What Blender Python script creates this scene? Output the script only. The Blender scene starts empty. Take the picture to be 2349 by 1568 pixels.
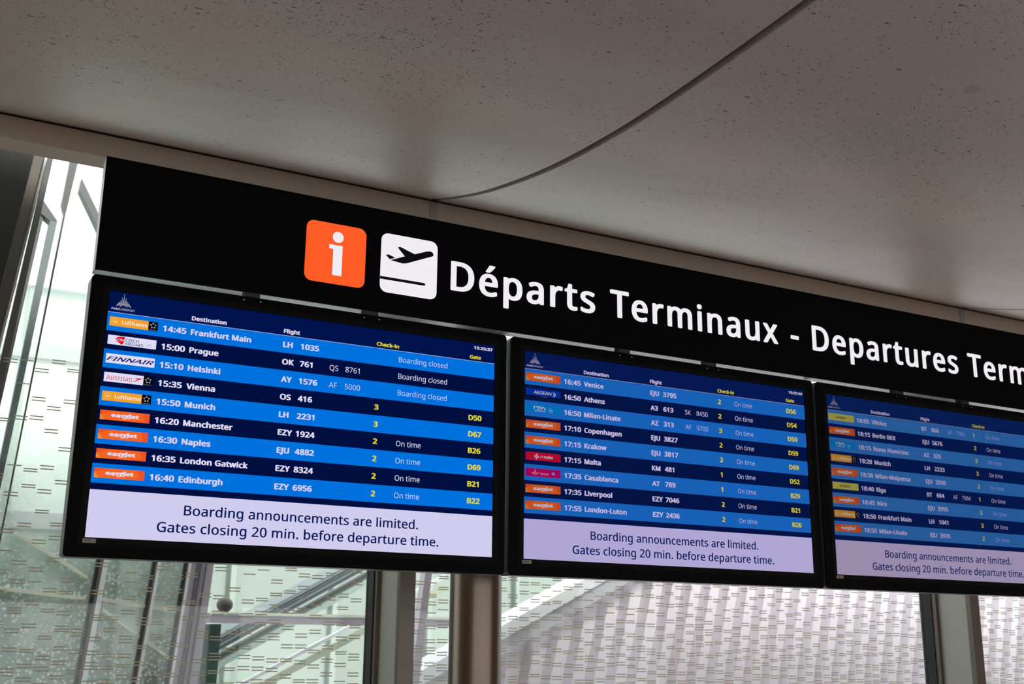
import bpy, bmesh, math, random
from mathutils import Matrix, Vector

random.seed(7)
scene = bpy.context.scene
COL = scene.collection

# ------------------------------------------------------------------ camera
cam_d = bpy.data.cameras.new('camera')
cam = bpy.data.objects.new('camera', cam_d)
COL.objects.link(cam)
cam_d.sensor_fit = 'HORIZONTAL'
cam_d.sensor_width = 36.0
cam_d.lens = 40.488
cam_d.clip_start = 0.05
cam_d.clip_end = 300
_rx = (0.8798822, -0.4751015, 0.0092627)      # right
_ry = (0.1293293, 0.2206686, -0.9667364)      # down
_rz = (0.4572539, 0.8518121, 0.2556070)       # forward
cam.matrix_world = Matrix((
    (_rx[0], -_ry[0], -_rz[0], -0.46374),
    (_rx[1], -_ry[1], -_rz[1], -3.23901),
    (_rx[2], -_ry[2], -_rz[2], 1.60052),
    (0, 0, 0, 1)))
cam_d.dof.use_dof = True
cam_d.dof.focus_distance = 3.55
cam_d.dof.aperture_fstop = 6.3
scene.camera = cam
scene.cycles.max_bounces = 7
scene.cycles.diffuse_bounces = 4
scene.cycles.glossy_bounces = 3
scene.cycles.transparent_max_bounces = 16
scene.cycles.caustics_reflective = False
scene.cycles.caustics_refractive = False

# ------------------------------------------------------------------ sky, exposure
world = bpy.data.worlds.new('overcast_sky')
scene.world = world
world.use_nodes = True
_bg = world.node_tree.nodes['Background']
_bg.inputs['Color'].default_value = (0.95, 0.98, 1.0, 1)
_bg.inputs['Strength'].default_value = 2.5
vs = scene.view_settings
vs.view_transform = 'Standard'
vs.look = 'None'
vs.gamma = 1.0
vs.use_curve_mapping = False
vs.exposure = 0.0

# hazy sun from behind the hall: it clears the hall roof and reaches only the upper parts outside
sun_d = bpy.data.lights.new('hazy_sun', 'SUN')
sun_d.energy = 4.4
sun_d.angle = math.radians(14)
sun_d.color = (1.0, 0.96, 0.9)
sun = bpy.data.objects.new('hazy_sun', sun_d)
sun.rotation_euler = Vector((-1.7, 2.9, -2.30)).to_track_quat('-Z', 'Y').to_euler()
sun.location = (0, -12, 14)
COL.objects.link(sun)

# ------------------------------------------------------------------ helpers
def lin(c):
    out = []
    for v in c:
        v /= 255.0
        out.append(v / 12.92 if v <= 0.04045 else ((v + 0.055) / 1.055) ** 2.4)
    return tuple(out) + (1.0,)


MATS = {}


def mat(name, color, rough=0.6, metal=0.0, spec=0.5, noise=None, bump=None):
    """principled material; noise=(scale, amount) varies the colour a little"""
    if name in MATS:
        return MATS[name]
    m = bpy.data.materials.new(name)
    m.use_nodes = True
    nt = m.node_tree
    b = nt.nodes['Principled BSDF']
    b.inputs['Base Color'].default_value = lin(color)
    b.inputs['Roughness'].default_value = rough
    b.inputs['Metallic'].default_value = metal
    b.inputs['Specular IOR Level'].default_value = spec
    if noise or bump:
        tc = nt.nodes.new('ShaderNodeTexCoord')
        n = nt.nodes.new('ShaderNodeTexNoise')
        n.inputs['Scale'].default_value = (noise or bump)[0]
        n.inputs['Detail'].default_value = 6
        nt.links.new(tc.outputs['Object'], n.inputs['Vector'])
        if noise:
            mx = nt.nodes.new('ShaderNodeMix')
            mx.data_type = 'RGBA'
            c = lin(color)
            k = noise[1]
            mx.inputs['A'].default_value = tuple(v * (1 - k) for v in c[:3]) + (1,)
            mx.inputs['B'].default_value = tuple(min(1, v * (1 + k)) for v in c[:3]) + (1,)
            nt.links.new(n.outputs['Fac'], mx.inputs['Factor'])
            nt.links.new(mx.outputs['Result'], b.inputs['Base Color'])
        if bump:
            bp = nt.nodes.new('ShaderNodeBump')
            bp.inputs['Strength'].default_value = bump[1]
            nt.links.new(n.outputs['Fac'], bp.inputs['Height'])
            nt.links.new(bp.outputs['Normal'], b.inputs['Normal'])
    MATS[name] = m
    return m


def emit(color, strength=1.0):
    name = 'lit_%02x%02x%02x_%d' % (color[0], color[1], color[2], int(strength * 100))
    if name in MATS:
        return MATS[name]
    m = bpy.data.materials.new(name)
    m.use_nodes = True
    nt = m.node_tree
    nt.nodes.clear()
    e = nt.nodes.new('ShaderNodeEmission')
    e.inputs['Color'].default_value = lin(color)
    e.inputs['Strength'].default_value = strength
    o = nt.nodes.new('ShaderNodeOutputMaterial')
    nt.links.new(e.outputs[0], o.inputs[0])
    m.cycles.emission_sampling = 'NONE'
    MATS[name] = m
    return m


def tag(o, label=None, cat=None, group=None, kind=None):
    if label: o['label'] = label
    if cat: o['category'] = cat
    if group: o['group'] = group
    if kind: o['kind'] = kind
    return o


def empty(name, loc=(0, 0, 0)):
    o = bpy.data.objects.new(name, None)
    o.empty_display_size = 0.1
    o.location = loc
    COL.objects.link(o)
    return o


class MB:
    """collects shapes, builds ONE mesh object"""
    def __init__(self):
        self.v, self.f, self.m, self.mats, self.smooth = [], [], [], [], []

    def mi(self, m):
        if m not in self.mats:
            self.mats.append(m)
        return self.mats.index(m)

    def add(self, verts, faces, m, smooth=False):
        b = len(self.v)
        self.v += [tuple(p) for p in verts]
        self.f += [tuple(i + b for i in f) for f in faces]
        k = self.mi(m)
        self.m += [k] * len(faces)
        self.smooth += [smooth] * len(faces)
        return self

    def box(self, x0, x1, y0, y1, z0, z1, m):
        v = [(x0, y0, z0), (x1, y0, z0), (x1, y1, z0), (x0, y1, z0), (x0, y0, z1), (x1, y0, z1), (x1, y1, z1), (x0, y1, z1)]
        f = [(0, 3, 2, 1), (4, 5, 6, 7), (0, 1, 5, 4), (1, 2, 6, 5), (2, 3, 7, 6), (3, 0, 4, 7)]
        return self.add(v, f, m)

    def prism(self, poly, y0, y1, m):
        """polygon in X-Z extruded along Y"""
        n = len(poly)
        v = [(x, y0, z) for x, z in poly] + [(x, y1, z) for x, z in poly]
        f = [tuple(range(n)), tuple(range(2 * n - 1, n - 1, -1))]
        f += [(i, i + n, (i + 1) % n + n, (i + 1) % n) for i in range(n)]
        return self.add(v, f, m)

    def prism_x(self, poly, x0, x1, m, smooth=False):
        """polygon in Y-Z extruded along X"""
        n = len(poly)
        v = [(x0, y, z) for y, z in poly] + [(x1, y, z) for y, z in poly]
        f = [(i, i + n, (i + 1) % n + n, (i + 1) % n) for i in range(n)]
        self.add(v, f, m, smooth)
        self.add(v, [tuple(range(n)), tuple(range(2 * n - 1, n - 1, -1))], m)
        return self

    def lathe(self, prof, cx, cy, m, n=48, smooth=True):
        v, f = [], []
        for r, z in prof:
            for i in range(n):
                a = 2 * math.pi * i / n
                v.append((cx + r * math.cos(a), cy + r * math.sin(a), z))
        for k in range(len(prof) - 1):
            for i in range(n):
                j = (i + 1) % n
                f.append((k * n + i, k * n + j, (k + 1) * n + j, (k + 1) * n + i))
        self.add(v, f, m, smooth)
        self.add(v, [tuple(range(n - 1, -1, -1)), tuple(range((len(prof) - 1) * n, len(prof) * n))], m)
        return self

    def build(self, name, parent=None, fix=True, bevel=0):
        me = bpy.data.meshes.new(name)
        me.from_pydata(self.v, [], self.f)
        for m in self.mats:
            me.materials.append(m)
        me.polygons.foreach_set('material_index', self.m)
        me.polygons.foreach_set('use_smooth', self.smooth)
        if fix:
            bm = bmesh.new()
            bm.from_mesh(me)
            bmesh.ops.recalc_face_normals(bm, faces=bm.faces)
            bm.to_mesh(me)
            bm.free()
        me.update()
        o = bpy.data.objects.new(name, me)
        COL.objects.link(o)
        if parent:
            o.parent = parent
        if bevel:
            b = o.modifiers.new('bevel', 'BEVEL')
            b.width = bevel
            b.segments = 2
            b.limit_method = 'ANGLE'
        return o


# ---- lettering -----------------------------------------------------------
def load_font():
    import os
    try:
        d = bpy.utils.system_resource('DATAFILES', path='fonts')
        return bpy.data.fonts.load(os.path.join(d, 'NotoSansHebrew-Regular.woff2'))
    except Exception:
        return None


FONT = load_font()
_cache = {}


def glyphs(body, bold=0.0, shear=0.0, space=1.0):
    key = (body, bold, shear, space)
    if key in _cache:
        return _cache[key]
    c = bpy.data.curves.new('tmp', 'FONT')
    if FONT:
        c.font = FONT
    c.body = body
    c.resolution_u = 4
    c.shear = shear
    c.space_character = space
    o = bpy.data.objects.new('tmp', c)
    me = o.to_mesh()
    vs_ = [(v.co.x, v.co.y) for v in me.vertices]
    fs_ = [tuple(p.vertices) for p in me.polygons]
    if bold:                                   # heavier weight: the outline swept round a small ellipse
        v0, f0, n0 = vs_, fs_, len(vs_)
        vs_, fs_ = [], []
        for i in range(10):
            a_ = 2 * math.pi * i / 10
            dx, dy = bold * math.cos(a_), 0.55 * bold * math.sin(a_)
            fs_ += [tuple(j + i * n0 for j in q) for q in f0]
            vs_ += [(px + dx, py + dy) for px, py in v0]
    o.to_mesh_clear()
    bpy.data.objects.remove(o)
    bpy.data.curves.remove(c)
    _cache[key] = (vs_, fs_)
    return _cache[key]


def cap_h(bold):
    v, _ = glyphs('H', bold)
    ys = [p[1] for p in v]
    return min(ys), max(ys) - min(ys)


def text2d(body, x, base, cap, width=None, xs=1.0, bold=0.0, shear=0.0, space=1.0, align='L'):
    """returns (verts, faces) in y-down coordinates; x = left edge, base = baseline"""
    v, f = glyphs(body, bold, shear, space)
    y0, ch = cap_h(bold)
    k = cap / ch
    xa = min(p[0] for p in v)
    xb = max(p[0] for p in v)
    kx = width / (xb - xa) if width else k * xs
    off = 0 if align == 'L' else -(xb - xa) * kx * (0.5 if align == 'C' else 1.0)
    return [(x + off + (p[0] - xa) * kx, base - (p[1] - y0) * k) for p in v], f


def natural(body, bold, space=1.0):
    v, _ = glyphs(body, bold, 0, space)
    _, ch = cap_h(bold)
    return (max(p[0] for p in v) - min(p[0] for p in v)) / ch


class Flat:
    """flat print: layers of 2-D shapes mapped onto a vertical plane facing -Y"""
    def __init__(self, sx, sz):
        self.sx, self.sz, self.mb = sx, sz, MB()

    def put(self, verts, faces, m, depth):
        self.mb.add([(u * self.sx, -depth, -v * self.sz) for u, v in verts], faces, m)
        return self

    def rect(self, x0, y0, x1, y1, m, depth):
        return self.put([(x0, y0), (x1, y0), (x1, y1), (x0, y1)], [(3, 2, 1, 0)], m, depth)

    def poly(self, pts, m, depth):
        return self.put(pts, [tuple(range(len(pts)))], m, depth)

    def disc(self, cx, cy, r, m, depth, n=28):
        return self.poly([(cx + r * math.cos(2 * math.pi * i / n), cy + r * math.sin(2 * math.pi * i / n)) for i in range(n)], m, depth)

    def ring(self, cx, cy, r0, r1, m, depth, a0=0, a1=360, n=32):
        v, f = [], []
        for i in range(n + 1):
            a = math.radians(a0 + (a1 - a0) * i / n)
            v += [(cx + r0 * math.cos(a), cy + r0 * math.sin(a)), (cx + r1 * math.cos(a), cy + r1 * math.sin(a))]
        for i in range(n):
            f.append((2 * i, 2 * i + 1, 2 * i + 3, 2 * i + 2))
        return self.put(v, f, m, depth)

    def text(self, body, x, base, cap, m, depth, **kw):
        v, f = text2d(body, x, base, cap, **kw)
        return self.put(v, f, m, depth)

    def build(self, name, parent):
        return self.mb.build(name, parent, fix=False)


def rrect(x0, y0, x1, y1, r, n=8):
    pts = []
    for cx, cy, a in ((x1 - r, y0 + r, -90), (x1 - r, y1 - r, 0), (x0 + r, y1 - r, 90), (x0 + r, y0 + r, 180)):
        for i in range(n + 1):
            t = math.radians(a + 90 * i / n)
            pts.append((cx + r * math.cos(t), cy + r * math.sin(t)))
    return pts


# ------------------------------------------------------------------ materials
def concrete():
    m = bpy.data.materials.new('pitted_concrete')
    m.use_nodes = True
    nt = m.node_tree
    N, L = nt.nodes.new, nt.links.new
    b = nt.nodes['Principled BSDF']
    b.inputs['Roughness'].default_value = 0.44
    b.inputs['Specular IOR Level'].default_value = 0.6
    tc = N('ShaderNodeTexCoord')

    def noise(scale, detail=5, vec=None):
        n = N('ShaderNodeTexNoise')
        n.inputs['Scale'].default_value = scale
        n.inputs['Detail'].default_value = detail
        L(vec or tc.outputs['Object'], n.inputs['Vector'])
        return n.outputs['Fac']

    def ramp(v, a, c, inv=False):
        r = N('ShaderNodeMapRange')
        r.inputs['From Min'].default_value = a
        r.inputs['From Max'].default_value = c
        r.inputs['To Min'].default_value = 1.0 if inv else 0.0
        r.inputs['To Max'].default_value = 0.0 if inv else 1.0
        L(v, r.inputs['Value'])
        return r.outputs['Result']

    def math_(op, a, c):
        n = N('ShaderNodeMath')
        n.operation = op
        for i, q in enumerate((a, c)):
            if isinstance(q, (int, float)):
                n.inputs[i].default_value = q
            else:
                L(q, n.inputs[i])
        return n.outputs[0]

    def mix(fac, a, c):
        n = N('ShaderNodeMix')
        n.data_type = 'RGBA'
        L(fac, n.inputs['Factor'])
        for k, q in (('A', a), ('B', c)):
            if isinstance(q, tuple):
                n.inputs[k].default_value = q
            else:
                L(q, n.inputs[k])
        return n.outputs['Result']

    mp = N('ShaderNodeMapping')
    mp.inputs['Scale'].default_value = (0.45, 1.0, 1.0)
    L(tc.outputs['Object'], mp.inputs['Vector'])
    base = mix(ramp(noise(0.9, 6, mp.outputs[0]), 0.3, 0.7), lin((164, 148, 141)), lin((180, 168, 163)))
    base = mix(math_('MULTIPLY', ramp(noise(2.6, 5), 0.45, 0.75), 0.55), base, lin((180, 152, 140)))
    base = mix(math_('MULTIPLY', ramp(noise(90, 2), 0.3, 0.8), 0.16), base, lin((120, 112, 106)))
    cluster = ramp(noise(1.7, 4), 0.36, 0.62)

    def pits(scale, size, dens, stretch):
        mm = N('ShaderNodeMapping')
        mm.inputs['Scale'].default_value = stretch
        L(tc.outputs['Object'], mm.inputs['Vector'])
        # wobble
        ad = N('ShaderNodeVectorMath')
        ad.operation = 'MULTIPLY_ADD'
        nz = N('ShaderNodeTexNoise')
        nz.inputs['Scale'].default_value = scale * 1.7
        L(tc.outputs['Object'], nz.inputs['Vector'])
        L(nz.outputs['Color'], ad.inputs[0])
        ad.inputs[1].default_value = (0.5 / scale,) * 3
        L(mm.outputs[0], ad.inputs[2])
        vo = N('ShaderNodeTexVoronoi')
        vo.inputs['Scale'].default_value = scale
        L(ad.outputs[0], vo.inputs['Vector'])
        sp = N('ShaderNodeSeparateColor')
        L(vo.outputs['Color'], sp.inputs[0])
        keep = math_('GREATER_THAN', math_('ADD', sp.outputs[0], math_('MULTIPLY', cluster, dens)), 1.0)
        rad = math_('MULTIPLY', math_('ADD', sp.outputs[1], 0.25), size)
        hit = math_('LESS_THAN', vo.outputs['Distance'], rad)
        return math_('MULTIPLY', hit, keep)
    p = math_('MAXIMUM', math_('MAXIMUM', pits(34, 0.15, 0.60, (0.5, 1, 1)), pits(80, 0.22, 0.72, (0.6, 1, 1))), pits(150, 0.24, 0.80, (0.7, 1, 1)))
    col = mix(math_('MULTIPLY', p, 0.85), base, lin((78, 62, 52)))
    pale = pits(2.4, 0.16, 0.35, (0.6, 1, 1))
    col = mix(math_('MULTIPLY', pale, 0.35), col, lin((120, 110, 104)))
    L(col, b.inputs['Base Color'])
    bp = N('ShaderNodeBump')
    bp.inputs['Strength'].default_value = 0.35
    bp.inputs['Distance'].default_value = 0.02
    hh = math_('SUBTRACT', math_('MULTIPLY', noise(3.0, 6, mp.outputs[0]), 1.2), math_('MULTIPLY', p, 0.25))
    L(hh, bp.inputs['Height'])
    L(bp.outputs['Normal'], b.inputs['Normal'])
    return m


def glass_mat(name, tint):
    m = bpy.data.materials.new(name)
    m.use_nodes = True
    nt = m.node_tree
    nt.nodes.clear()
    N, L = nt.nodes.new, nt.links.new
    o = N('ShaderNodeOutputMaterial')
    mx = N('ShaderNodeMixShader')
    fr = N('ShaderNodeFresnel')
    ge = N('ShaderNodeNewGeometry')
    ir = N('ShaderNodeMapRange')               # same reflectance on both faces of the pane
    ir.inputs['To Min'].default_value = 1.35
    ir.inputs['To Max'].default_value = 1 / 1.35
    L(ge.outputs['Backfacing'], ir.inputs['Value'])
    L(ir.outputs[0], fr.inputs['IOR'])
    t = N('ShaderNodeBsdfTransparent')
    t.inputs['Color'].default_value = tint + (1,)
    g = N('ShaderNodeBsdfGlossy')
    g.inputs['Roughness'].default_value = 0.02
    L(fr.outputs[0], mx.inputs[0])
    L(t.outputs[0], mx.inputs[1])
    L(g.outputs[0], mx.inputs[2])
    L(mx.outputs[0], o.inputs[0])
    return m


def frit_mat():
    m = bpy.data.materials.new('frit_enamel')
    m.use_nodes = True
    nt = m.node_tree
    nt.nodes.clear()
    N, L = nt.nodes.new, nt.links.new
    o = N('ShaderNodeOutputMaterial')
    mx = N('ShaderNodeMixShader')
    mx.inputs[0].default_value = 0.5
    d = N('ShaderNodeBsdfDiffuse')
    t = N('ShaderNodeBsdfTranslucent')
    d.inputs['Color'].default_value = lin((190, 180, 162))
    t.inputs['Color'].default_value = lin((168, 156, 134))
    L(d.outputs[0], mx.inputs[1])
    L(t.outputs[0], mx.inputs[2])
    L(mx.outputs[0], o.inputs[0])
    return m


def bubble_mat():
    """teal glazing with a dotted print, seen through the window"""
    m = bpy.data.materials.new('dotted_teal_glazing')
    m.use_nodes = True
    nt = m.node_tree
    N, L = nt.nodes.new, nt.links.new
    b = nt.nodes['Principled BSDF']
    b.inputs['Roughness'].default_value = 0.35
    tc = N('ShaderNodeTexCoord')
    vo = N('ShaderNodeTexVoronoi')
    vo.inputs['Scale'].default_value = 42
    L(tc.outputs['Object'], vo.inputs['Vector'])
    r = N('ShaderNodeMapRange')
    r.inputs['From Min'].default_value = 0.28
    r.inputs['From Max'].default_value = 0.42
    r.inputs['To Min'].default_value = 1
    r.inputs['To Max'].default_value = 0
    L(vo.outputs['Distance'], r.inputs['Value'])
    n = N('ShaderNodeTexNoise')
    n.inputs['Scale'].default_value = 1.9
    n.inputs['Detail'].default_value = 3
    L(tc.outputs['Object'], n.inputs['Vector'])
    r2 = N('ShaderNodeMapRange')
    r2.inputs['From Min'].default_value = 0.32
    r2.inputs['From Max'].default_value = 0.54
    L(n.outputs['Fac'], r2.inputs['Value'])
    mu = N('ShaderNodeMath')
    mu.operation = 'MULTIPLY'
    L(r.outputs[0], mu.inputs[0])
    L(r2.outputs[0], mu.inputs[1])
    m1 = N('ShaderNodeMix')
    m1.data_type = 'RGBA'
    m1.inputs['A'].default_value = lin((224, 234, 229))
    m1.inputs['B'].default_value = lin((136, 150, 142))
    L(r2.outputs[0], m1.inputs['Factor'])
    m2 = N('ShaderNodeMix')
    m2.data_type = 'RGBA'
    m2.inputs['B'].default_value = lin((246, 250, 249))
    L(mu.outputs[0], m2.inputs['Factor'])
    L(m1.outputs['Result'], m2.inputs['A'])
    L(m2.outputs['Result'], b.inputs['Base Color'])
    tr = N('ShaderNodeBsdfTransparent')
    tr.inputs['Color'].default_value = (0.90, 0.95, 0.93, 1)
    ms = N('ShaderNodeMixShader')
    fa = N('ShaderNodeMapRange')
    fa.inputs['To Min'].default_value = 0.22
    fa.inputs['To Max'].default_value = 0.66
    L(fa.outputs[0], ms.inputs[0])
    L(tr.outputs[0], ms.inputs[1])
    L(b.outputs[0], ms.inputs[2])
    L(ms.outputs[0], nt.nodes['Material Output'].inputs['Surface'])
    # the dotted print thins out upwards
    sx = N('ShaderNodeSeparateXYZ')
    L(tc.outputs['Object'], sx.inputs[0])
    hz = N('ShaderNodeMapRange')
    hz.inputs['From Min'].default_value = 1.9
    hz.inputs['From Max'].default_value = 3.1
    hz.inputs['To Min'].default_value = 1
    hz.inputs['To Max'].default_value = 0
    L(sx.outputs['Z'], hz.inputs['Value'])
    mh = N('ShaderNodeMath')
    mh.operation = 'MULTIPLY'
    L(r2.outputs[0], mh.inputs[0])
    L(hz.outputs[0], mh.inputs[1])
    L(mh.outputs[0], mu.inputs[1])
    L(mh.outputs[0], m1.inputs['Factor'])
    L(hz.outputs[0], fa.inputs['Value'])
    return m


CONCRETE = concrete()
BEAM = mat('beige_paint', (174, 159, 147), 0.6, noise=(1.2, 0.05))
BEAM_COVER = mat('grey_joint_strip', (150, 145, 142), 0.6)
DARKGAP = mat('gap_shade', (38, 33, 30), 0.8)
FLOORM = mat('pale_terrazzo', (208, 198, 186), 0.35, noise=(14, 0.12))
WALLM = mat('warm_wall_paint', (206, 194, 182), 0.7)
GLASS = glass_mat('clear_green_glass', (0.95, 0.972, 0.962))
FRIT = frit_mat()
GASKET = mat('black_gasket', (14, 14, 16), 0.5)
BRONZE = mat('bronze_anodised', (112, 104, 98), 0.42, 0.6)
FIN = mat('satin_grey_fin', (172, 169, 166), 0.45, 0.15, noise=(5, 0.06))
STEEL = mat('brushed_stainless', (104, 92, 82), 0.27, 1.0)
ALU = mat('polished_aluminium', (224, 224, 224), 0.22, 1.0)
SIGN_BLACK = mat('matt_black_sign', (6, 6, 9), 0.6, spec=0.05)
BEZEL = mat('black_bezel', (2, 2, 3), 0.5, spec=0.06)
INNER = mat('dark_inner_bezel', (9, 7, 7), 0.5, spec=0.08)
SIDE = mat('monitor_side_metal', (96, 97, 99), 0.3, 0.8)
BRACKET = mat('black_bracket', (16, 15, 15), 0.5)
SCREW = mat('bright_screw', (230, 230, 230), 0.15, 1.0)
LABELM = mat('silver_asset_tag', (150, 140, 135), 0.5)
LABELINK = mat('tag_ink', (50, 45, 45), 0.6)
BUBBLE = bubble_mat()

# ------------------------------------------------------------------ the hall
XL, XR, YB = -6.0, 12.0, -10.0
o = MB().box(XL, XR, YB, 2.1, -0.12, 0, FLOORM).build('floor'); tag(o, 'pale terrazzo hall floor', kind='structure')
o = MB().box(XL - 30, XR + 30, 2.1, 60, -0.14, -0.02, mat('pavement', (186, 184, 178), 0.8, noise=(3, 0.1))).build('ground')
tag(o, 'grey pavement outside the window', kind='structure')
o = MB().box(XL - 0.2, XL, YB, 2.1, 0, 4.0, WALLM).build('wall_left'); tag(o, kind='structure')
o = MB().box(XR, XR + 0.2, YB, 2.1, 0, 4.0, WALLM).build('wall_right'); tag(o, kind='structure')
mb = MB()
mb.box(XL, XR, YB - 0.2, YB, 0, 0.5, WALLM)
mb.box(XL, XR, YB - 0.2, YB, 2.7, 4.0, WALLM)
for k in range(7):
    x = XL + k * 3.0 - (0.15 if k else 0)
    mb.box(x, x + 0.3, YB - 0.2, YB, 0.5, 2.7, WALLM)
tag(mb.build('wall_back'), kind='structure')

# ceiling: precast concrete shells with a bellied section and open joints
ceil_root = MB().box(XL, XR, YB, 2.15, 4.0, 4.12, mat('roof_slab', (40, 36, 34), 0.8)).build('ceiling')
tag(ceil_root, 'precast concrete shell ceiling', kind='structure')
PROF = [(1.63, 3.722), (1.60, 3.713), (1.274, 3.617), (0.964, 3.541), (0.469, 3.455), (-0.02, 3.412), (-0.45, 3.404),
        (-1.0, 3.415), (-1.8, 3.445), (-3.0, 3.51), (-5.0, 3.62), (-7.5, 3.72), (-10.0, 3.78)]


def catmull(P, n=6):
    out = []
    for i in range(len(P) - 1):
        p0, p1, p2, p3 = P[max(i - 1, 0)], P[i], P[i + 1], P[min(i + 2, len(P) - 1)]
        for k in range(n):
            t = k / n
            q = []
            for a in (1,):
                m1 = (p2[a] - p0[a]) / (p2[0] - p0[0]) * (p2[0] - p1[0])
                m2 = (p3[a] - p1[a]) / (p3[0] - p1[0]) * (p2[0] - p1[0])
                h = (2 * t ** 3 - 3 * t ** 2 + 1) * p1[a] + (t ** 3 - 2 * t ** 2 + t) * m1 + (-2 * t ** 3 + 3 * t ** 2) * p2[a] + (t ** 3 - t ** 2) * m2
                q.append(h)
            out.append((p1[0] + (p2[0] - p1[0]) * t, q[0]))
    out.append(P[-1])
    return out


SEC = catmull(PROF)
JX = [XL, -1.996, 1.692, 5.377, 9.062, XR]
for k in range(5):
    x0, x1 = JX[k] + (0.017 if k else 0), JX[k + 1] - (0.017 if k < 4 else 0)
    poly = SEC + [(y, z + 0.11) for y, z in reversed(SEC)]
    mb = MB()
    n = len(SEC)
    v = [(x0, y, z) for y, z in SEC] + [(x1, y, z) for y, z in SEC]
    mb.add(v, [(i, i + n, i + 1 + n, i + 1) for i in range(n - 1)], CONCRETE, True)
    v2 = [(x, y, z + 0.11) for x, y, z in v]
    mb.add(v2, [(i, i + 1, i + 1 + n, i + n) for i in range(n - 1)], CONCRETE, True)
    for s in (0, 1):
        a = [p for p in v[s * n:(s + 1) * n]]
        c = [p for p in v2[s * n:(s + 1) * n]]
        mb.add(a + c, [(i, i + 1, i + 1 + n, i + n) for i in range(n - 1)], CONCRETE)
    mb.add([v[0], v[n], v2[n], v2[0]], [(0, 1, 2, 3)], CONCRETE)
    mb.add([v[n - 1], v[2 * n - 1], v2[2 * n - 1], v2[n - 1]], [(0, 1, 2, 3)], CONCRETE)
    mb.build('ceiling_shell', ceil_root)

for xj in JX[1:5]:  # dark strip added in each open joint, standing for its deep shade
    dark_strip = [(y, z + 0.028) for y, z in SEC] + [(y, z + 0.05) for y, z in reversed(SEC)]
    MB().prism_x(dark_strip, xj - 0.017, xj + 0.017, mat('joint_shade_strip', (30, 26, 24), 0.85)).build('joint_shade_strip', ceil_root)

# beam above the window
beam = MB().box(XL, XR, 1.60, 1.733, 3.604, 3.703, BEAM).build('trim_1')
tag(beam, 'beige painted beam below the concrete ceiling', kind='structure')
MB().box(XL, XR, 1.615, 1.733, 3.703, 3.75, DARKGAP).build('shadow_gap', beam)  # dark-coloured filler stands for the shade inside the gap
for xj in (1.692, 5.377):
    MB().box(xj - 0.020, xj + 0.018, 1.594, 1.60, 3.617, 3.700, BEAM_COVER).build('joint_cover', beam)
    MB().box(xj - 0.024, xj - 0.010, 1.592, 1.60, 3.700, 3.705, SCREW).build('joint_clip', beam)
o = MB().box(XL, XR, 1.733, 2.15, 3.86, 4.0, BEAM).build('trim_2'); tag(o, 'window head behind the beam', kind='structure')

# glazing ------------------------------------------------------------------
YG = 1.95
MUL = [1.565, 5.200]


def frit(x0, x1, z0, z1, parent, x_off):
    """pairs of short enamel dashes, denser towards the floor"""
    rnd = random.Random(int(x0 * 100))
    mb = MB()
    pitch, ln, unit, th = 0.0639, 0.055, 0.0133, 0.0048
    v, f = [], []
    nx = int((x1 - x0) / pitch) + 2
    k0 = math.ceil((x0 - x_off) / pitch)
    for k in range(k0, k0 + nx):
        xa = x_off + k * pitch
        if xa < x0 + 0.002 or xa + ln > x1 - 0.002:
            continue
        z = z1 - rnd.random() * 0.05
        while z > z0:
            if z > 2.78:
                if rnd.random() > 0.012 or z > 3.0:
                    z -= unit * 4
                    continue
                n_l = rnd.choice((1, 2))
            else:
                n_l = rnd.choice((2, 2, 2, 2, 3)) if z < 1.75 else rnd.choice((1, 2, 2, 2, 2))
            sp = rnd.choice((0.78, 1.0, 1.0, 1.0))
            for i in range(n_l):
                zz = z - i * unit * sp
                b = len(v)
                v += [(xa, 0, zz), (xa + ln, 0, zz), (xa + ln, 0, zz - th), (xa, 0, zz - th)]
                f.append((b, b + 1, b + 2, b + 3))
            mean = (1.9 + 8.0 * max(0, z - 1.45)) if x1 < 2 else (1.8 + 2.6 * max(0, z - 1.5))
            z -= unit * (n_l * sp + mean * rnd.uniform(0.35, 1.65))
    mb.add([(x, YG - 0.0085, z) for x, _, z in v], f, FRIT)
    o = mb.build('frit_pattern', parent, fix=False)
    tag(o, 'short grey-brown enamel dashes printed on the pane', kind='stuff')
    return o


panes = [(XL, MUL[0], 'window_1'), (MUL[0] + 0.03, MUL[1], 'window_2'), (MUL[1] + 0.03, XR, 'window_3')]
for i, (x0, x1, nm) in enumerate(panes):
    w = MB().box(x0, x1, YG - 0.006, YG + 0.006, 0.06, 3.9, GLASS).build(nm)
    tag(w, 'tall clear window pane printed with short dashes', kind='structure')
    frit(max(x0, -1.2), min(x1, 7.6), 0.7, 3.75, w, 0.392)

for i, xm in enumerate(MUL):
    root = empty('trim_%d' % (3 + i), (xm, YG, 0))
    tag(root, 'deep grey metal window mullion with black gasket', kind='structure')
    MB().box(0.0, 0.075, -0.070, 0.02, 0, 3.86, GASKET).build('gasket', root)
    MB().box(0.006, 0.075, -0.10, -0.070, 0, 3.86, BRONZE).build('pressure_cap', root)
    MB().box(0.026, 0.078, -0.315, -0.10, 0, 3.603, FIN).build('fin', root)
    MB().box(0.016, 0.092, -0.350, -0.315, 0, 3.603, BRONZE).build('front_cap', root, bevel=0.003)

# ------------------------------------------------------------------ departures board
SW, SH = 1.21, 1.21 * 9 / 16
PITCH = 1.3214
Z0 = 2.55           # height of the top edge of the screens

col_o = MB().lathe([(0.088, 0.0), (0.088, 2.70)], 1.327, 0.34, STEEL, 64).build('support_column')
tag(col_o, 'round brushed steel column standing behind the departure screens', 'column')

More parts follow.
